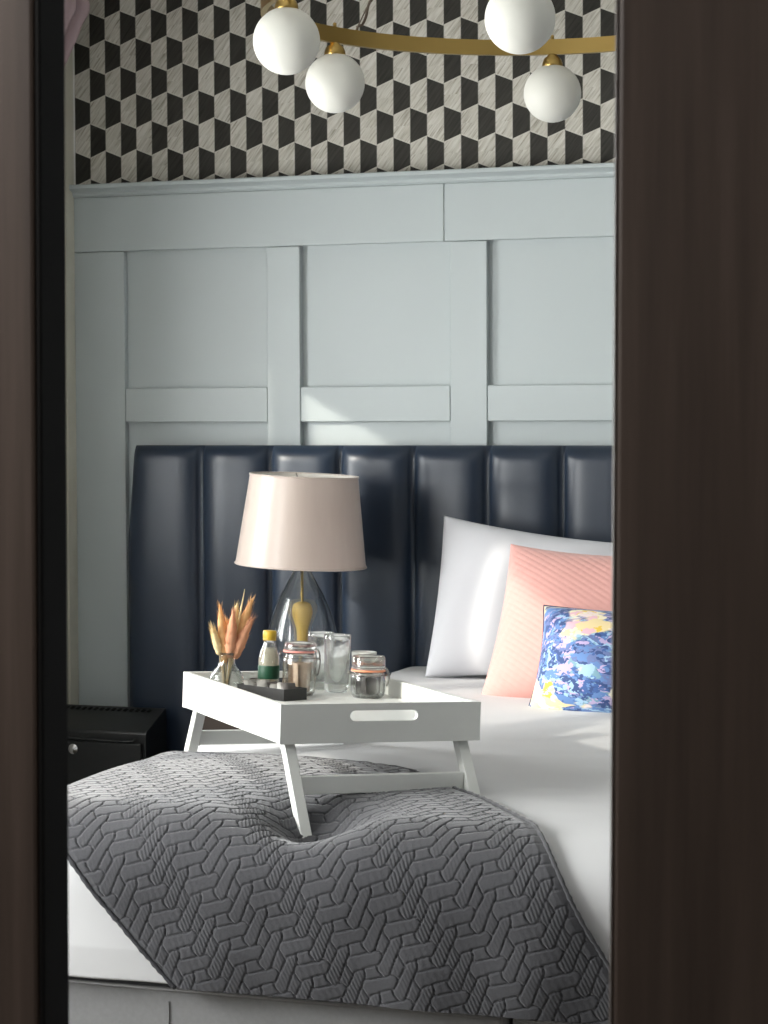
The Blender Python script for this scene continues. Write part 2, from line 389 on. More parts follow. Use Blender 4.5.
# ------------------------------------------------------------------ headboard
hb = thing('headboard', 'navy leather headboard of tall vertical padded channels', 'headboard', (0, 0, 0))
box('backing_board', (-2.525, 5.315, .02), (.72, 5.348, 1.140), 'navy_leather', hb)
edges = [-2.522] + [-2.333, -2.146, -1.960, -1.770, -1.580, -1.393]
while edges[-1] < .5: edges.append(edges[-1] + .1885)
for i in range(len(edges) - 1):
    a, b = edges[i], edges[i + 1]; nu, nv = 25, 34
    vv = []
    zs = [1.150 - .10 * (q / 12) ** 1.6 if q <= 12 else 1.05 - 1.02 * (q - 12) / (nv - 13) for q in range(nv)]
    for z in zs:
        for j in range(nu):
            s = j / (nu - 1); e = abs(2 * s - 1)
            aa = a - (.019 * min(1, (1.150 - z) / .24) if i == 0 else 0)
            x = aa + (b - aa) * s
            top = min(1, .12 + (1.150 - z) / .045); tf = math.sqrt(max(0, 1 - (1 - top) ** 2))
            bul = (1 - e ** 4.0) ** .6
            y = 5.318 - .040 * tf ** .4 - .034 * bul * tf
            y += .0022 * math.sin(9 * z + i * 2.1) * bul * (1 if z < 1.05 else 0) * .5
            vv.append((x, y, z))
    ff = grid_faces(nv, nu)
    m0 = len(vv)
    # top lip back to the board and sides
    for j in range(nu): vv.append((vv[j][0], 5.345, 1.150))
    ff += [(m0 + j, m0 + j + 1, j + 1, j) for j in range(nu - 1)]
    for col_ in (0, nu - 1):
        b0 = len(vv)
        for q in range(nv): vv.append((vv[q * nu + col_][0], 5.345, zs[q]))
        for q in range(nv - 1):
            f = (q * nu + col_, b0 + q, b0 + q + 1, (q + 1) * nu + col_); ff.append(f if col_ == 0 else f[::-1])
    ch = mobj('padded_channel', vv, [f[::-1] for f in ff], 'navy_leather', hb)

# ------------------------------------------------------------------ bed
BX0, BX1 = -1.82, .02
for a, b, lab in ((-1.80, -.936, 'grey fabric divan base half nearest the black cabinet'), (-.930, .0, 'grey fabric divan base half beyond the narrow seam')):
    d = thing('divan_base', lab, 'bed base', ((a + b) / 2, 4.2, 0), 0, 'divan base halves')
    hx = (b - a) / 2
    box('body', (-hx, 3.215 - 4.2, .035), (hx, 5.2 - 4.2, .336), 'divan_fabric', d, .012, 3)
    tube('piping', [(-hx + .01, 3.214 - 4.2, .330), (hx - .01, 3.214 - 4.2, .330)], .0035, 'divan_fabric', d, 6)
    box('front_seam', (-hx * .28 - .004, 3.2125 - 4.2, .05), (-hx * .28 + .004, 3.216 - 4.2, .31), 'divan_fabric', d)
    for x in (-hx + .06, hx - .06):
        for y in (3.27 - 4.2, 5.12 - 4.2): lathe('foot', [(0, 0), (.022, 0), (.028, .036), (0, .036)], 'black_metal', d, 16, (x, y, 0))
mt = box('mattress', (-1.77, 3.27, .337), (-.03, 5.2, .53), 'sheet_cotton', None, .05, 4)
tag(mt, 'thick white mattress on the grey divan base under the duvet', 'mattress')

def sn(seed, n, fmin, fmax):
    rs = np.random.RandomState(seed); out = []
    for _ in range(n):
        f = rs.uniform(fmin, fmax); a = rs.uniform(0, 2 * PI); out.append((f * math.cos(a), f * math.sin(a), rs.uniform(0, 2 * PI), 1 / (1 + f / fmin)))
    return out
def sneval(w_, x, y):
    z = np.zeros_like(x)
    for fx, fy, p, a in w_: z += a * np.sin(fx * x + fy * y + p)
    return z / sum(a for *_, a in w_)
N1, N2, N3 = sn(3, 14, 5, 16), sn(5, 16, 14, 40), sn(9, 12, 40, 90)
RX, RY, VX0, VY0 = .085, .115, -1.735, 3.315
def ztop(x, y):
    s = np.clip((y - 3.4) / 1.5, 0, 1); s = s * s * (3 - 2 * s)
    z = .592 + .026 * s
    z += .012 * np.exp(-((x + 1.56) ** 2 / .05 + (y - 3.56) ** 2 / .03))
    z -= .066 * np.exp(-((x + 1.285) ** 2 + (y - 3.335) ** 2) / .0065)
    z += .006 * np.exp(-((x + 1.02) ** 2 / .04 + (y - 3.50) ** 2 / .02))
    return z
def bed_surf(u, v_, off, wr=1.0, zmin=None):
    u = np.asarray(u, float); v_ = np.asarray(v_, float)
    def fold(t, r):
        L = r * PI / 2; a = np.clip(t / r, 0, PI / 2)
        return (r + off) * np.sin(a), (r + off) * (1 - np.cos(a)) + np.maximum(0, t - L), a
    hx, dx, ax = fold(np.maximum(0, VX0 - u), RX); hx2, dx2, _ = fold(np.maximum(0, u - (BX1 - RX)), RX)
    hy, dy, ay = fold(np.maximum(0, VY0 - v_), RY)
    x = np.where(u < VX0, VX0 - hx, np.where(u > BX1 - RX, BX1 - RX + hx2, u))
    y = np.where(v_ < VY0, VY0 - hy, v_)
    d_ = np.sqrt(dx ** 2 + dy ** 2 + dx2 ** 2)
    z = ztop(u, v_) + off - d_
    nz = .0060 * sneval(N1, u, v_) + .0030 * sneval(N2, u, v_)
    z = z + nz * wr * np.cos(ay) * np.cos(ax)
    y = y - (.016 * sneval(N1, u, v_) + .013 * sneval(N2, u, v_)) * np.sin(ay) * wr - .012 * np.sin(ay) * np.clip((dy - .1) / .1, 0, 1)
    return x, y, z

# white duvet
nu, nv = 330, 300
us = np.linspace(VX0 - .30, BX1 - RX + .30, nu); vs2 = np.concatenate([np.linspace(VY0 - .314, VY0 + .1, 130), np.linspace(VY0 + .105, 5.19, nv - 130)])
U, VV = np.meshgrid(us, vs2)
x, y, z = bed_surf(U, VV, 0.0)
z = z + .0030 * sneval(N3, U * .6, VV * 1.2) * np.clip((4.7 - VV) / .8, .2, 1) * .5
hump = .012 * np.exp(-((U + 1.45) ** 2 / .03 + (VV - 4.45) ** 2 / .09)); z = z + hump
z = np.maximum(z, .340 + .003 * np.sin(11 * U))
dv = mobj('duvet', np.stack([x, y, z], -1).reshape(-1, 3), grid_faces(nv, nu), 'sheet_cotton')
tag(dv, 'white cotton duvet spread over the bed beneath the grey throw', 'duvet')
md = dv.modifiers.new('thickness', 'SOLIDIFY'); md.thickness = .012; md.offset = -1

# grey quilted throw laid slantwise over the foot
POLY = {'H': [(-138, 8), (-118, -28), (125, -74), (142, -40), (115, 22), (-92, 84)],
        'V': [(-62, 88), (-5, 82), (3, 105), (-92, 362), (-118, 390), (-172, 345), (-178, 322), (-70, 100)],
        'S': [(4, 64), (85, 46), (146, 120), (22, 152)],
        'D': [(-155, 48), (-103, 122), (-146, 208), (-196, 170)]}
CA, CB = np.array((128., 188.)), np.array((420., -70.))
CINV = np.linalg.inv(np.stack([CA, CB], 1))
def quilt(u, v_):
    # weave of the quilting in its own cell units (1 unit = 0.21 mm); v_ grows away from the foot
    X = u * 7.68 * 648; Y = -v_ * 7.68 * 686 + .085 * X
    i = np.floor(CINV[0, 0] * X + CINV[0, 1] * Y); j = np.floor(CINV[1, 0] * X + CINV[1, 1] * Y)
    X = X - i * CA[0] - j * CB[0]; Y = Y - i * CA[1] - j * CB[1]
    best = np.full(X.shape, -1e3); second = np.full(X.shape, -1e3); wr = np.zeros(X.shape)
    for nm, pl_ in POLY.items():
        pl_ = np.array(pl_, float); c = pl_.mean(0)
        for di in (-3, -2, -1, 0, 1, 2, 3):
            for dj in (-1, 0, 1, 2):
                sx, sy = di * CA + dj * CB
                d = np.full(X.shape, 1e3)
                for k in range(len(pl_)):
                    a, b = pl_[k], pl_[(k + 1) % len(pl_)]; e = b - a; n_ = np.array((-e[1], e[0])) / np.hypot(*e)
                    d = np.minimum(d, (X - sx - a[0]) * n_[0] + (Y - sy - a[1]) * n_[1])
                m = d > best; second = np.where(m, best, np.maximum(second, d)); best = np.where(m, d, best)
                if nm in 'VD': w_ = np.sin((X - sx) * .20 - (Y - sy) * .09 + di)
                else: w_ = .35 * np.sin((X - sx) * .11 - (Y - sy) * .03 + di)
                wr = np.where(m, w_, wr)
    puff = np.clip((best - second) / 2 / 13, 0, 1); puff = np.sqrt(np.clip(1 - (1 - puff) ** 2, 0, 1))
    return puff, wr * puff
nr, nc = 640, 600
vr = np.linspace(VY0 + .492, VY0 - .322, nr)
Rv = np.array([-.34, -.238, .0, .229, .414, .45, .475, .493]); Ru = np.array([-.690, -.770, -.925, -1.092, -1.258, -1.36, -1.50, -1.86])
Lv = np.array([-.34, -.324, -.137, 0, .12, .5]); Lu = np.array([-1.438, -1.453, -1.645, -1.79, -1.90, -1.95])
uR = np.interp(vr - VY0, Rv, Ru); uL = np.interp(vr - VY0, Lv, Lu)
ker = np.ones(15) / 15; pad = lambda a: np.concatenate([np.full(7, a[0]), a, np.full(7, a[-1])])
uR = np.convolve(pad(uR), ker, 'valid'); uR = np.maximum(uR, uL + .02)
S = np.linspace(0, 1, nc)[None, :]
U = uL[:, None] * (1 - S) + uR[:, None] * S; VV = np.repeat(vr[:, None], nc, 1)
pf, wrk = quilt(U, VV)
x, y, z = bed_surf(U, VV, .009, 1.0)
P = np.stack([x, y, z], -1)
gu = np.gradient(P, axis=1); gv = np.gradient(P, axis=0); Nn = np.cross(gu, gv); Nn /= (np.linalg.norm(Nn, axis=2, keepdims=True) + 1e-12)
Nn *= np.where(Nn[..., 2:3] + (-Nn[..., 1:2]) * .6 < 0, -1, 1)
edge_soft = np.clip(np.minimum(S, 1 - S) / .02, 0, 1)
P = P + Nn * ((pf * .0042 + wrk * (.00036 + .00022 * np.sin(31 * U + 17 * VV))) * edge_soft)[..., None]
P[..., 2] = np.maximum(P[..., 2], .341)
tw = thing('throw', 'charcoal grey quilted throw laid slantwise over the foot of the bed', 'throw', (0, 0, 0))
qf = mobj('quilted_cover', P.reshape(-1, 3), grid_faces(nr, nc), 'throw_fabric', tw)
for e_ in (0, nc - 1):
    pts = [tuple(P[i, e_] + Nn[i, e_] * .001) for i in range(8, nr - 3, 4)]
    tube('edge_binding', pts, [.0036 + .0007 * math.sin(i * 2.9) + .0005 * math.sin(i * 1.3) for i in range(len(pts))], 'throw_binding' if e_ == 0 else 'throw_fabric', tw, 6)

# ------------------------------------------------------------------ cushions
def cushion_mesh(wd, ht, th, n=56, pinch=.06, fn=None, ex=2.6, pinx=None, taper=0.0):
    pinx = pinch if pinx is None else pinx
    vs_ = []; fs = []
    ts = [-math.cos(PI * i / (n - 1)) for i in range(n)]
    ts = [.55 * a + .45 * (-1 + 2 * i / (n - 1)) for i, a in enumerate(ts)]
    for side in (1, -1):
        for b in ts:
            for a in ts:
                q = max(0, 1 - abs(a) ** ex) ** .55 * max(0, 1 - abs(b) ** ex) ** .55
                X = a * wd / 2 * (1 - pinx * (1 - b * b) * a * a); Z = b * ht / 2 * (1 - pinch * (1 - a * a) * b * b)
                Yd = -side * th / 2 * q
                Z = (Z + ht / 2) * (1 - taper * (a + 1) / 2) - ht / 2
                if fn and side == 1: Yd -= fn(a, b, X, Z) * min(1, q * 3)
                vs_.append((X, Yd, Z + ht / 2))
    fs = grid_faces(n, n) + [f[::-1] for f in grid_faces(n, n, n * n)]
    bm = bmesh.new(); bv = [bm.verts.new(p) for p in vs_]
    for f in fs: bm.faces.new([bv[i] for i in f])
    bmesh.ops.remove_doubles(bm, verts=bm.verts, dist=1e-5)
    return bm, ts
def place(o, loc, lean, yaw=0, roll=0):
    o.matrix_world = Matrix.Translation(loc) @ Matrix.Rotation(yaw, 4, 'Z') @ Matrix.Rotation(lean, 4, 'X') @ Matrix.Rotation(roll, 4, 'Y')

def wfn(a, b, X, Z): return .006 * math.sin(5 * X + 9 * Z) + .004 * math.sin(17 * X - 6 * Z + 1) + .006 * math.exp(-((a + .55) ** 2) / .02) * (1 - b * b)
pw = thing('pillow', 'plump white pillow propped against the navy headboard', 'pillow')
bm, _ = cushion_mesh(.73, .388, .17, 60, .12, wfn, 2.6, .022, .13); bobj('pillowcase', bm, 'pillow_cotton', pw, True)
place(pw, (-1.280, 4.985, .607), math.radians(-18), math.radians(2), math.radians(2.0))

def pkfn(a, b, X, Z):
    p = (X * .55 + Z) * 230; q = (X - Z * .5) * 150
    return .0019 * abs(math.sin(p)) ** .6 * (.55 + .45 * abs(math.sin(q))) + .003 * math.sin(8 * X - 5 * Z)
pk = thing('cushion', 'pink textured square cushion leaning on the white pillow', 'cushion', group=None)
bm, _ = cushion_mesh(.45, .375, .15, 200, .10, pkfn, 2.6, .06); bobj('cover', bm, 'pink_fabric', pk, True)
place(pk, (-1.200, 4.665, .597), math.radians(-27), math.radians(-3), math.radians(2.2))

fl = thing('cushion', 'small blue floral print cushion in front of the pink cushion', 'cushion')
def flfn(a, b, X, Z): return .003 * math.sin(13 * X + 3) * math.cos(11 * Z)
bm, ts = cushion_mesh(.42, .244, .13, 48, .06, flfn); bobj('cover', bm, 'floral_print', fl, True)
pp = []
def ep(a, b): return (a * .21 * (1 - .06 * (1 - b * b) * a * a), 0, b * .122 * (1 - .06 * (1 - a * a) * b * b) + .122)
L = [-1 + 2 * i / 24 for i in range(24)]
pp = [ep(s, -1) for s in L] + [ep(1, s) for s in L] + [ep(-s, 1) for s in L] + [ep(-1, -s) for s in L]
tube('piping', pp, .0018, 'piping_navy', fl, 6, True)
place(fl, (-1.072, 4.53, .594), math.radians(-24), math.radians(-4), math.radians(1.2))

# ------------------------------------------------------------------ bedside table (behind the tray) and lamp
bt = thing('bedside_table', 'low dark bedside table under the glass lamp', 'table', (-2.05, 5.0, 0))
box('table_top', (-.11, -.18, .565), (.17, .19, .59), 'table_wood', bt, .004)
box('cabinet_body', (-.10, -.17, .12), (.16, .18, .565), 'table_wood', bt, .003)
dr = box('drawer', (-.085, -.182, .36), (.145, -.171, .545), 'table_wood', bt, .003)
lathe('knob', [(0, 0), (.012, 0), (.015, .012), (0, .02)], 'brass', dr, 20)
dr.children[0].matrix_local = Matrix.Translation((-.01, -.182, .45)) @ Matrix.Rotation(PI / 2, 4, 'X')
for x in (-.08, .14):
    for y in (-.15, .16): box('leg', (x - .015, y - .015, 0), (x + .015, y + .015, .12), 'table_wood', bt, .002)

lp = thing('table_lamp', 'clear glass teardrop table lamp with a cream satin drum shade', 'lamp', (-1.957, 5.0, .590))
gp = [(.0, .004), (.06, .004), (.072, .012), (.081, .03), (.0865, .055), (.0875, .08), (.085, .105), (.078, .14), (.067, .175), (.053, .208), (.038, .236), (.026, .258), (.019, .275), (.017, .288)]
lathe('glass_base', walled(gp, .004), 'lamp_glass', lp, 64)
lathe('glass_foot', [(.0, .0), (.064, 0), (.066, .004), (.0, .0045)], 'lamp_glass', lp, 40)
tube('stem_rod', [(0, 0, .006), (0, 0, .32)], .0032, 'brass', lp, 10)
lathe('brass_fitting', [(0, .060), (.014, .061), (.0145, .085), (.013, .110), (.014, .130), (.020, .150), (.0245, .166), (.0245, .178), (.020, .189), (.010, .194), (.0, .195)], 'amber_brass', lp, 24)
lathe('neck_cap', [(.0, .284), (.019, .284), (.0195, .292), (.012, .298), (.011, .335), (0, .335)], 'brass', lp, 24)
sh = bpy.data.objects.new('lamp_shade', None)
def shade_geo(rb, rtp, h, z0, th=.0015, seg=72):
    vs_, fs = [], []
    rows = [(rb, 0), (rb + (rtp - rb) * .5, h * .5), (rtp, h), (rtp - th, h), (rb - th + (rtp - rb) * .5, h * .5), (rb - th, 0)]
    n = len(rows)
    for i in range(seg):
        a = 2 * PI * i / seg
        for r, z in rows: vs_.append((r * math.cos(a), r * math.sin(a), z - h / 2))
    for i in range(seg):
        j = (i + 1) % seg
        for q in range(n): fs.append((i * n + q, j * n + q, j * n + (q + 1) % n, i * n + (q + 1) % n))
    return vs_, fs
a_, b_ = shade_geo(.1545, .1275, .213, 0)
shade = mobj('lamp_shade', a_, b_, 'shade_satin', lp)
shade.location = (0.002, 0, .388); shade.rotation_euler = (0, math.radians(2.7), 0)
shade.data.materials.append(M['shade_lining'])
for i, p in enumerate(shade.data.polygons):
    p.material_index = 1 if i % 6 in (3, 4) else 0
    if i % 6 in (2, 5): p.use_smooth = False
md = shade.modifiers.new('split', 'EDGE_SPLIT'); md.split_angle = math.radians(50)
for r, z in ((.1550, -.1055), (.1280, .1055)): tube('rim_tape', ring_path(r, z, 64), .0022, 'shade_satin', shade, 6, True)
for k in range(3):
    a = 2 * PI * k / 3; tube('shade_spoke', [(0, 0, .06), (.126 * math.cos(a), .126 * math.sin(a), .104)], .0018, 'steel_wire', shade, 6)

# ------------------------------------------------------------------ black cabinet beside the bed
cb = thing('metal_cabinet', 'black metal cabinet with a slotted sloping top and round lock', 'cabinet', (-2.55, 5.13, 0))
X0, X1 = -2.69 + 2.55, -2.402 + 2.55
pr = [(-.055, 0.03), (-.055, .440), (-.050, .446), (.062, .490), (.068, .490), (.068, .03)]
n = len(pr); vv = [(X0, y, z) for y, z in pr] + [(X1, y, z) for y, z in pr]
ff = [(i, (i + 1) % n, n + (i + 1) % n, n + i) for i in range(n)] + [tuple(range(n))[::-1], tuple(range(n, 2 * n))]
bm = bmesh.new(); bv = [bm.verts.new(p) for p in vv]
for f in ff: bm.faces.new([bv[i] for i in f])
bmesh.ops.bevel(bm, geom=list(bm.edges), offset=.002, segments=2, profile=.5, affect='EDGES')
bobj('body', bm, 'black_metal', cb)
for i in range(15):
    xx = X0 + .02 + i * .0165
    if xx > X1 - .03: break
    bm = bmesh.new(); add_box(bm, (-.0042, -.006, -.001), (.0042, .006, .0012)); s = bobj('vent_slot', bm, 'vent_black', cb)
    s.matrix_local = Matrix.Translation((xx, .046, .4845)) @ Matrix.Rotation(math.atan2(.044, .112), 4, 'X') @ Matrix.Rotation(-.35, 4, 'Z')
dd = box('door', (X0 + .006, -.067, .05), (X1 - .008, -.0555, .418), 'black_metal', cb, .004, 3)
vs_, fs_ = tube_geo([(X0 + .02, -.063, .428), (X0 + .1, -.066, .4235), (X1 - .07, -.067, .4215), (X1 - .03, -.066, .4225), (X1 - .026, -.064, .429)], .0028, 8)
mobj('door_lip', vs_, fs_, 'black_metal', dd)
lk = lathe('lock', [(0, 0), (.0135, 0), (.0135, .004), (.0115, .006), (.009, .0055), (.0085, .0075), (0, .008)], 'chrome', dd, 28)
lk.matrix_local = Matrix.Translation((-2.594 + 2.55, -.067, .398)) @ Matrix.Rotation(PI / 2, 4, 'X')
bx = box('keyway', (-.0012, -.005, .0078), (.0012, .005, .0085), 'vent_black', dd); bx.matrix_local = lk.matrix_local @ Matrix.Rotation(.7, 4, 'Z')
for x in (X0 + .02, X1 - .02):
    for y in (-.045, .055): lathe('foot', [(0, 0), (.009, 0), (.009, .031), (0, .031)], 'vent_black', cb, 12, (x, y, 0))

# ------------------------------------------------------------------ bed tray
TW, TL, TH, FLZ = .3556, .5421, .065, .035
ex, ey, ez = V((.7519, .6582, -.0385)), V((-.6588, .7523, -.0047)), V((.0259, .0289, .9992))
ex.normalize(); ey = (ey - ex * ey.dot(ex)).normalized(); ez = ex.cross(ey)
TO = V((-1.3722, 3.4096, .757)) - ez * TH
TM = Matrix(((ex.x, ey.x, ez.x, TO.x), (ex.y, ey.y, ez.y, TO.y), (ex.z, ey.z, ez.z, TO.z), (0, 0, 0, 1)))
ty = thing('bed_tray', 'white wooden bed tray with handle slots standing on splayed legs', 'tray', mat=TM)
def slotted(name, y0, y1):
    bm = bmesh.new(); out = [(0, 0), (TW, 0), (TW, TH), (0, TH)]
    cx, cz, hw, r = TW * .51, TH - .0205, .0515, .0088
    hole = [(cx + hw + r * math.cos(a), cz + r * math.sin(a)) for a in [-PI / 2 + PI * i / 10 for i in range(11)]] + [(cx - hw + r * math.cos(a), cz + r * math.sin(a)) for a in [PI / 2 + PI * i / 10 for i in range(11)]]
    es = []
    for lp_ in (out, hole):
        vv = [bm.verts.new((p[0], y0, p[1])) for p in lp_]
        es += [bm.edges.new((vv[i], vv[(i + 1) % len(vv)])) for i in range(len(vv))]
    r_ = bmesh.ops.triangle_fill(bm, edges=es, use_beauty=True)
    fs = [g for g in r_['geom'] if isinstance(g, bmesh.types.BMFace)]
    e_ = bmesh.ops.extrude_face_region(bm, geom=fs)
    bmesh.ops.translate(bm, verts=[g for g in e_['geom'] if isinstance(g, bmesh.types.BMVert)], vec=(0, y1 - y0, 0))
    return bobj(name, bm, 'tray_paint', ty)
slotted('end_panel', 0, .011); slotted('end_panel', TL - .011, TL)
box('side_panel', (0, .0111, 0), (.011, TL - .0111, TH), 'tray_paint', ty, .0012, 1)
box('side_panel', (TW - .011, .0111, 0), (TW, TL - .0111, TH), 'tray_paint', ty, .0012, 1)
box('tray_floor', (.0111, .0111, FLZ - .008), (TW - .0111, TL - .0111, FLZ), 'tray_paint', ty)
def leg(x, ytop, ybot, ztop_, zbot, wx=.019, wy=.024):
    vv = []
    for (yy, zz) in ((ytop, ztop_), (ybot, zbot)):
        vv += [(x, yy - wy / 2, zz), (x + wx, yy - wy / 2, zz), (x + wx, yy + wy / 2, zz), (x, yy + wy / 2, zz)]
    bm = bmesh.new(); bv = [bm.verts.new(p) for p in vv]
    for f in ((0, 1, 2, 3), (7, 6, 5, 4), (0, 4, 5, 1), (1, 5, 6, 2), (2, 6, 7, 3), (3, 7, 4, 0)): bm.faces.new([bv[i] for i in f])
    bmesh.ops.bevel(bm, geom=list(bm.edges), offset=.0015, segments=2, profile=.5, affect='EDGES')
    return bobj('leg', bm, 'tray_paint', ty)
LZ = .026
leg(.014, .050, -.072, LZ, -.150); leg(TW - .033, .050, -.044, LZ, -.104)
leg(.014, TL - .050, TL + .030, LZ, -.104); leg(TW - .033, TL - .050, TL + .026, LZ, -.088)
def bar(y, z, h=.030):
    box('crossbar', (.0335, y - .007, z - h / 2), (TW - .0335, y + .007, z + h / 2), 'tray_paint', ty, .0012, 1)
bar(-.008, -.066); bar(TL + .004, -.058, .026)
def tray_at(lx, ly, rot=0.0, lz=FLZ): return TM @ Matrix.Translation((lx, ly, lz)) @ Matrix.Rotation(rot, 4, 'Z')

# ---- bud vase with dried flowers
vz = thing('bud_vase', 'small clear glass bud vase holding dried flowers', 'vase', mat=tray_at(.066, .488))
lathe('glass_body', walled([(0, .001), (.026, .001), (.031, .006), (.0335, .016), (.032, .025), (.025, .036), (.017, .045), (.0145, .052), (.0145, .062), (.0165, .070)], .0022), 'clear_glass', vz, 48)
VM = tray_at(.066, .488)
fl_spec = [(-.030, .004, .118, .0075, .062, 'flower_straw', -.011), (-.014, .010, .158, .0095, .098, 'flower_peach', -.004), (.008, -.006, .148, .0110, .088, 'flower_pink', .003),
           (.020, .012, .160, .0105, .098, 'flower_straw', .006), (.046, .002, .170, .0095, .070, 'flower_peach', .009), (.044, -.010, .134, .0105, .074, 'flower_pink', .008), (.004, .018, .128, .010, .075, 'flower_peach', 0.)]
fl_lab = ['pale straw flower spike leaning furthest to the left in the bud vase', 'tall peach flower spike standing upright at the left of the bunch', 'pinkish flower spike in the front middle of the bunch',
          'pale straw flower spike rising behind the pinkish middle one', 'tallest peach flower spike at the right of the bunch', 'short pinkish flower spike leaning furthest right in the bud vase', 'short peach flower spike low at the back of the bunch']
for i, (tx, tyy, hz, hr, hl_, mt_, bx_) in enumerate(fl_spec):
    fo = thing('dried_flower', fl_lab[i], 'dried flower', group='dried flowers in the bud vase', mat=VM)
    p0 = V((bx_ * .4, tyy * .2, .008)); pm = V((bx_, tyy * .35, .068)); p3 = V((tx, tyy, hz))
    path = []
    for q in range(13):
        s = q / 12; path.append(p0 * (1 - s) ** 2 + pm * 2 * s * (1 - s) + p3 * s * s)
    # spike sits on the last stretch of the curve
    ln = hl_ / hz; k0 = int(12 * (1 - ln * .95)); hd = path[k0:]
    tube('stem', path[:k0 + 2], .0013, 'stem_green' if i % 2 else 'flower_straw', fo, 6)
    m = 13; hp = []
    for q in range(m):
        s = q / (m - 1); f = s * (len(hd) - 1); a = int(min(f, len(hd) - 2)); hp.append(hd[a].lerp(hd[a + 1], f - a))
    rr = [max(.0008, hr * (math.sin(PI * min(1, .12 + .88 * (q / (m - 1)) ** .8)) ** .75) * (1 + .1 * math.sin(q * 2.3 + i))) for q in range(m)]
    a_, b_ = tube_geo(hp, rr, 9)
    hd_o = mobj('flower_head', a_, b_, mt_, fo)
    rs = random.Random(i); bmx = bmesh.new()
    for q in range(110):
        k_ = rs.randint(1, m - 2); an = rs.uniform(0, 2 * PI); c = hp[k_]; d = (hp[k_ + 1] - hp[k_]).normalized()
        nx = d.orthogonal().normalized(); ny = d.cross(nx); o_ = nx * math.cos(an) + ny * math.sin(an)
        b0 = c + o_ * rr[k_] * .85; tip = b0 + o_ * rs.uniform(.0015, .005) + d * rs.uniform(.008, .02); sd_ = d.cross(o_) * .0009
        f = [bmx.verts.new(b0 + sd_), bmx.verts.new(b0 - sd_), bmx.verts.new(tip)]; bmx.faces.new(f)
    br = bobj('bristles', bmx, mt_, fo); br['kind'] = 'stuff'
# two thin dry blades
for tx, tyy, hz, lb in ((.030, .0, .186, 'thin pale dry blade rising highest among the dried flowers'), (-.030, .012, .112, 'thin pale dry blade at the left edge of the dried flowers')):
    fo = thing('dried_grass_blade', lb, 'dried grass', group='dry blades in the bud vase', mat=VM)
    tube('blade', [(0, 0, .01), (tx * .35, tyy, .07), (tx * .75, tyy, hz * .75), (tx, tyy, hz)], [.0012, .0012, .002, .0006], 'flower_straw', fo, 6)

# ---- little bottle with yellow cap
bo = thing('bottle', 'small milk bottle with yellow cap and green label', 'bottle', mat=tray_at(.140, .468))
lathe('glass_body', walled([(0, .0005), (.018, .0005), (.0195, .004), (.0195, .060), (.017, .072), (.0105, .088), (.0095, .098)], .0012), 'clear_glass', bo, 40)
lathe('milk', [(0, .003), (.0178, .003), (.0180, .059), (.0154, .071), (.0105, .080), (0, .080)], 'bottle_label_cream', bo, 32)
lathe('label', [(.0197, .024), (.0199, .0245), (.0199, .048), (.0197, .0485)], 'bottle_label_green', bo, 36)
lathe('cap', [(0, .112), (.011, .112), (.0125, .110), (.0125, .100), (.0118, .0985), (.0125, .097), (.0122, .094), (.009, .094)], 'yellow_cap', bo, 32)

# ---- clip-top jars
def clip_jar(name, label, m4, R, H, LH, seal, clip_ang):
    j = thing(name, label, 'jar', mat=m4, group='clip-top jars on the tray')
    lathe('glass_body', walled([(0, .0005), (R * .82, .0005), (R * .95, .006), (R, .014), (R, H * .74), (R * .97, H * .84), (R * .88, H * .93), (R * .88, H)], .003), 'clear_glass', j, 48)
    lathe('rubber_seal', [(R * .86, H), (R * .99, H), (R * 1.0, H + .0018), (R * .99, H + .0036), (R * .86, H + .0036)], seal, j, 40)
    ld = lathe('glass_lid', [(R * .95, H + .0038), (R * .97, H + .006), (R * .96, H + .009), (R * .95, H + LH - .003), (R * .91, H + LH), (R * .85, H + LH - .002), (R * .83, H + .010), (0, H + .009), (0, H + .005), (R * .95, H + .0038)], 'clear_glass', j, 48)
    tube('wire_band', ring_path(R * .99, H * .88, 40), .0011, 'steel_wire', j, 6, True)
    tube('wire_band', ring_path(R * .985, H + .0068, 40), .0009, 'steel_wire', j, 6, True)
    c, s = math.cos(clip_ang), math.sin(clip_ang)
    def P_(r, tng, z): return (r * c - tng * s, r * s + tng * c, z)
    tube('clip', [P_(R * 1.0, -.009, H + .006), P_(R * 1.12, -.009, H + .001), P_(R * 1.2, -.009, H * .80), P_(R * 1.12, -.008, H * .52), P_(R * 1.08, 0, H * .47), P_(R * 1.12, .008, H * .52), P_(R * 1.2, .009, H * .80), P_(R * 1.12, .009, H + .001), P_(R * 1.0, .009, H + .006)], .0014, 'steel_wire', j, 6)
    tube('clip', [P_(R * 1.0, -.006, H * .88), P_(R * 1.22, -.006, H * .84), P_(R * 1.3, 0, H * .95), P_(R * 1.22, .006, H * .84), P_(R * 1.0, .006, H * .88)], .0013, 'steel_wire', j, 6)
    tube('hinge', [P_(-R * .98, -.012, H * .88), P_(-R * 1.15, -.012, H * .96), P_(-R * 1.18, 0, H * 1.0), P_(-R * 1.15, .012, H * .96), P_(-R * .98, .012, H * .88)], .0012, 'steel_wire', j, 6)
    return j
camang = math.atan2(-rt.x * 0 + ex.dot(V((0, 0, 0))), 1)
right_in_tray = math.atan2(rt.dot(ey), rt.dot(ex))     # direction across the bed as seen in tray axes
J1M = tray_at(.176, .402, right_in_tray); J2M = tray_at(.2885, .347, right_in_tray)
clip_jar('clip_jar', 'taller clip-top glass jar with pink seal filled with tea bags', J1M, .0305, .078, .018, 'rubber_pink', -.35)
clip_jar('clip_jar', 'squat clip-top glass jar with orange seal and dark sachets', J2M, .0315, .048, .028, 'rubber_orange', -.1)
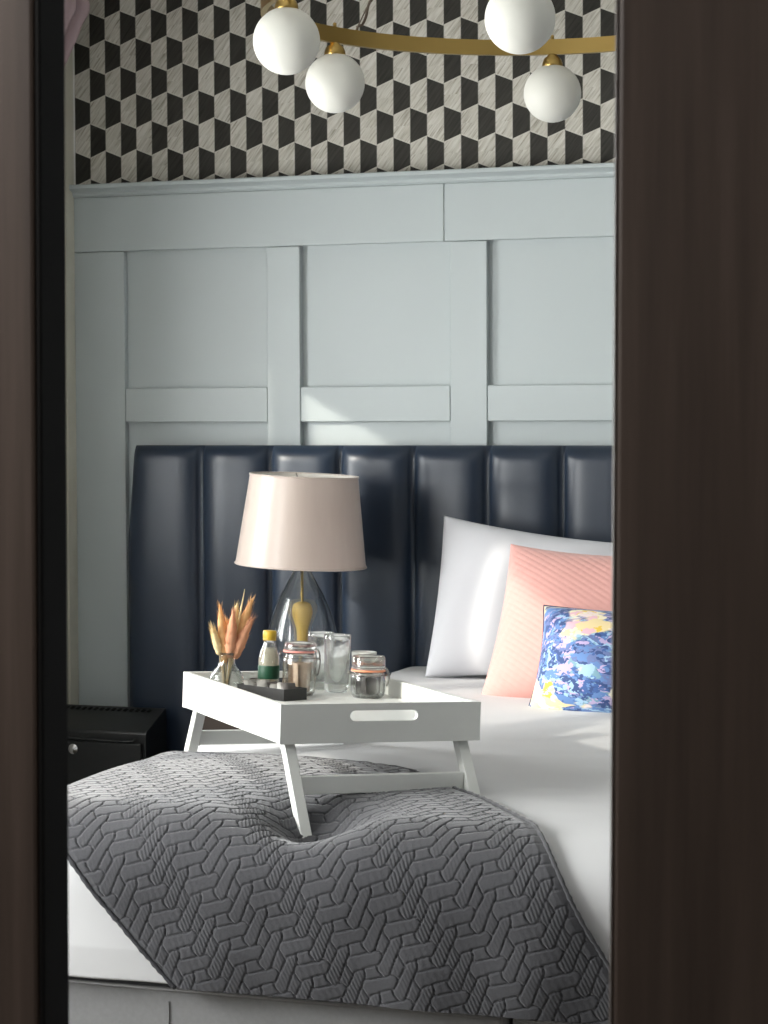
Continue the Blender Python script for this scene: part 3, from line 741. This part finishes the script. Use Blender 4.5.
def packet(name, label, cat, group, m4, wd, ht, th, mt_, seed):
    rs = random.Random(seed); n1, n2 = 7, 7; vv = []
    for side in (1, -1):
        for i in range(n1):
            for j in range(n2):
                a = -1 + 2 * i / (n1 - 1); b = -1 + 2 * j / (n2 - 1)
                q = (1 - abs(a) ** 3) * (1 - abs(b) ** 3)
                vv.append((a * wd / 2, side * (th / 2 * q * rs.uniform(.7, 1.2) + .0003) + .0012 * math.sin(a * 4 + seed), b * ht / 2 + ht / 2))
    ff = [f[::-1] for f in grid_faces(n1, n2)] + grid_faces(n1, n2, n1 * n2)
    o = mobj(name, vv, ff, mt_); o.matrix_world = m4
    return tag(o, label, cat, group)
for i in range(6):
    m4 = J1M @ Matrix.Translation((.011 * math.cos(i * 1.05), .011 * math.sin(i * 1.05), .007)) @ Matrix.Rotation(i * 1.05 + .9, 4, 'Z') @ Matrix.Rotation(.06, 4, 'X')
    packet('tea_bag', 'beige paper tea bag inside the taller clip-top jar', 'tea bag', 'tea bags in the taller jar', m4, .024, .052, .007, 'tea_paper', i)
for i in range(6):
    m4 = J2M @ Matrix.Translation((.012 * math.cos(i * 1.05), .012 * math.sin(i * 1.05), .006)) @ Matrix.Rotation(i * 1.05 + .8, 4, 'Z') @ Matrix.Rotation(.08, 4, 'X')
    packet('coffee_sachet', 'dark coffee sachet inside the squat clip-top jar', 'sachet', 'coffee sachets in the squat jar', m4, .026, .032, .008, 'coffee_foil', i + 20)

# ---- tumblers and white cup
for lx_, ly_, lab in ((.266, .448, 'clear glass tumbler in front, next to the squat jar'), (.2535, .503, 'clear glass tumbler behind, half hidden by the other tumbler')):
    g_ = thing('glass_tumbler', lab, 'glass', mat=tray_at(lx_, ly_), group='glass tumblers on the tray')
    lathe('glass_wall', [(0, .0005), (.0200, .0005), (.0215, .003), (.0225, .012), (.0245, .096), (.0248, .104), (.0240, .105), (.0228, .104), (.0222, .096), (.0200, .016), (.0, .014)], 'clear_glass', g_, 48)
    tube('rim', ring_path(.0240, .1045, 40), .0013, 'clear_glass', g_, 8, True)
cu = thing('cup', 'small white ceramic cup behind the squat clip-top jar', 'cup', mat=tray_at(.3185, .446, right_in_tray - .6))
lathe('cup_body', [(0, 0), (.015, 0), (.017, .004), (.022, .040), (.0235, .074), (.0225, .0745), (.021, .040), (.015, .007), (0, .006)], 'ceramic_white', cu, 36)
tube('handle', [(.021, 0, .055), (.032, 0, .056), (.036, 0, .042), (.030, 0, .028), (.020, 0, .026)], .0025, 'ceramic_white', cu, 8)

# ---- black box of sachets
BM = tray_at(.112, .302, math.radians(26)); BL, BW, BH = .118, .058, .021
bb = thing('sachet_box', 'shallow open black box of small sachets on the tray', 'box', mat=BM)
box('base', (0, 0, 0), (BW, BL, .002), 'black_card', bb)
for a, b in (((0, 0, .002), (BW, .002, BH)), ((0, BL - .002, .002), (BW, BL, BH)), ((0, .002, .002), (.002, BL - .002, BH)), ((BW - .002, .002, .002), (BW, BL - .002, BH))):
    box('side', a, b, 'black_card', bb)
for i in range(9):
    m4 = BM @ Matrix.Translation((BW / 2 + random.uniform(-.006, .006), .012 + i * .0115, .004)) @ Matrix.Rotation(random.uniform(-.6, .6), 4, 'Z') @ Matrix.Rotation(-.42 + random.uniform(-.08, .08), 4, 'X')
    packet('sachet', 'small silvery sachet standing in the shallow black box', 'sachet', 'sachets in the black box', m4, .032 + random.uniform(-.006, .006), .026 + random.uniform(-.003, .005), .013, 'sachet_foil' if i % 3 else 'coffee_foil', i + 50)

# ------------------------------------------------------------------ ring chandelier
CXC, CYC, CR, GZ, GR, RZ = -1.303, 4.521, .4977, 1.95, .0650, 2.054
cd = thing('chandelier', 'brass ring chandelier with opal glass globes', 'chandelier', (CXC, CYC, ZC))
zr = RZ - ZC; seg = 120; vv = []; ff = []
def ring_r(a): return CR + .018 * math.cos(2 * (a - math.radians(-125)))
pr = [(-.006, zr - .017), (.006, zr - .017), (.006, zr + .017), (-.006, zr + .017)]
for i in range(seg):
    a = 2 * PI * i / seg
    for r, z in pr: vv.append(((ring_r(a) + r) * math.cos(a), (ring_r(a) + r) * math.sin(a), z))
for i in range(seg):
    for q in range(4): ff.append((i * 4 + q, ((i + 1) % seg) * 4 + q, ((i + 1) % seg) * 4 + (q + 1) % 4, i * 4 + (q + 1) % 4))
rg = mobj('ring', vv, ff, 'brass', cd); md = rg.modifiers.new('split', 'EDGE_SPLIT'); md.split_angle = .6
gpos = [(-1.6444, 4.1351), (-1.7503, 4.6922), (-1.3509, 5.0274), (-1.1529, 4.0580)]
angs = [math.atan2(y - CYC, x - CXC) for x, y in gpos] + [math.radians(38), math.radians(-17)]
gm = None
for a in angs:
    p = (ring_r(a) * math.cos(a), ring_r(a) * math.sin(a))
    st = lathe('stem', [(0, zr - .016), (.010, zr - .016), (.011, zr - .020), (.019, zr - .026), (.023, zr - .036), (.024, zr - .050), (0, zr - .050)], 'brass', cd, 28, (p[0], p[1], 0))
    if gm is None:
        bm = bmesh.new(); bmesh.ops.create_uvsphere(bm, u_segments=48, v_segments=28, radius=GR)
        gl_o = bobj('globe', bm, 'opal_glass', cd, True, (p[0], p[1], GZ - ZC)); gm = gl_o.data
    else:
        gl_o = bpy.data.objects.new('globe', gm); COL.objects.link(gl_o); gl_o.parent = cd; gl_o.location = (p[0], p[1], GZ - ZC)
    lathe('finial', [(0, zr + .017), (.004, zr + .017), (.004, zr + .026), (0, zr + .028)], 'brass', cd, 16, (p[0], p[1], 0))
lathe('ceiling_rose', [(0, 0), (.06, 0), (.06, -.025), (0, -.028)], 'brass', cd, 36)
for a in (math.radians(150), math.radians(30), math.radians(-90)):
    tube('suspension_cable', [(.02 * math.cos(a), .02 * math.sin(a), -.02), (CR * math.cos(a), CR * math.sin(a), zr + .017)], .0016, 'cable_brown', cd, 6)
a = math.radians(150); b0 = V((CR * math.cos(a), CR * math.sin(a), zr + .017))
pts = []
for i in range(44):
    s = i / 43
    base = b0 + V((.012 + .05 * s + .028 * math.sin(7 * s), -.04 * s, .015 + .22 * s + .016 * math.sin(11 * s)))
    pts.append(base + V((.005 * math.cos(26 * s), .005 * math.sin(26 * s), 0)))
pts = [b0 + V((.004, 0, 0)), b0 + V((.006, 0, .012))] + pts
tube('twisted_cord', pts, .0032, 'cable_brown', cd, 7)

# ------------------------------------------------------------------ pink curtain swept to one side of the window
ct = thing('curtain_swag', 'dusky pink gathered curtain swag hanging in the corner by the papered wall', 'curtain', (XL + .05, 4.8, 0))
rows, cols = 60, 110; vv = []
Zk = np.array([1.98, 2.10, 2.19, 2.26, 2.32, 2.40, 2.56])
Yl = np.array([4.70, 4.62, 4.60, 4.60, 4.60, 4.60, 4.60]); Yr = np.array([4.93, 5.17, 5.225, 5.25, 5.26, 5.27, 5.27])
for i in range(rows):
    z_ = 2.56 - (2.56 - 1.98) * i / (rows - 1); a_ = np.interp(z_, Zk, Yl); b_ = np.interp(z_, Zk, Yr)
    for j in range(cols):
        s = j / (cols - 1)
        dep = .016 * math.sin(2 * PI * (s * 9.5) + 1.1 * math.sin(z_ * 5 + s * 3)) + .006 * math.sin(2 * PI * s * 23 + z_ * 7)
        dep += .045 * s ** 2 * min(1, max(0, (z_ - 2.02) / .25)) + .012 * math.exp(-((z_ - 2.235 - .02 * math.sin(s * 40)) / .022) ** 2)
        vv.append((dep, a_ + (b_ - a_) * s - 4.8, z_))
cf = mobj('gathered_fabric', vv, grid_faces(rows, cols), 'curtain_fabric', ct)
md = cf.modifiers.new('thickness', 'SOLIDIFY'); md.thickness = .004
rod = thing('curtain_rod', 'brass curtain rod above the window', 'curtain rod', (XL + .05, 3.4, 2.575))
tube('rod', [(0, -1.5, 0), (0, 1.9, 0)], .013, 'brass', rod, 12)
for y in (-1.4, 1.75): tube('bracket', [(-.05, y, 0), (0, y, 0)], .008, 'brass', rod, 8)
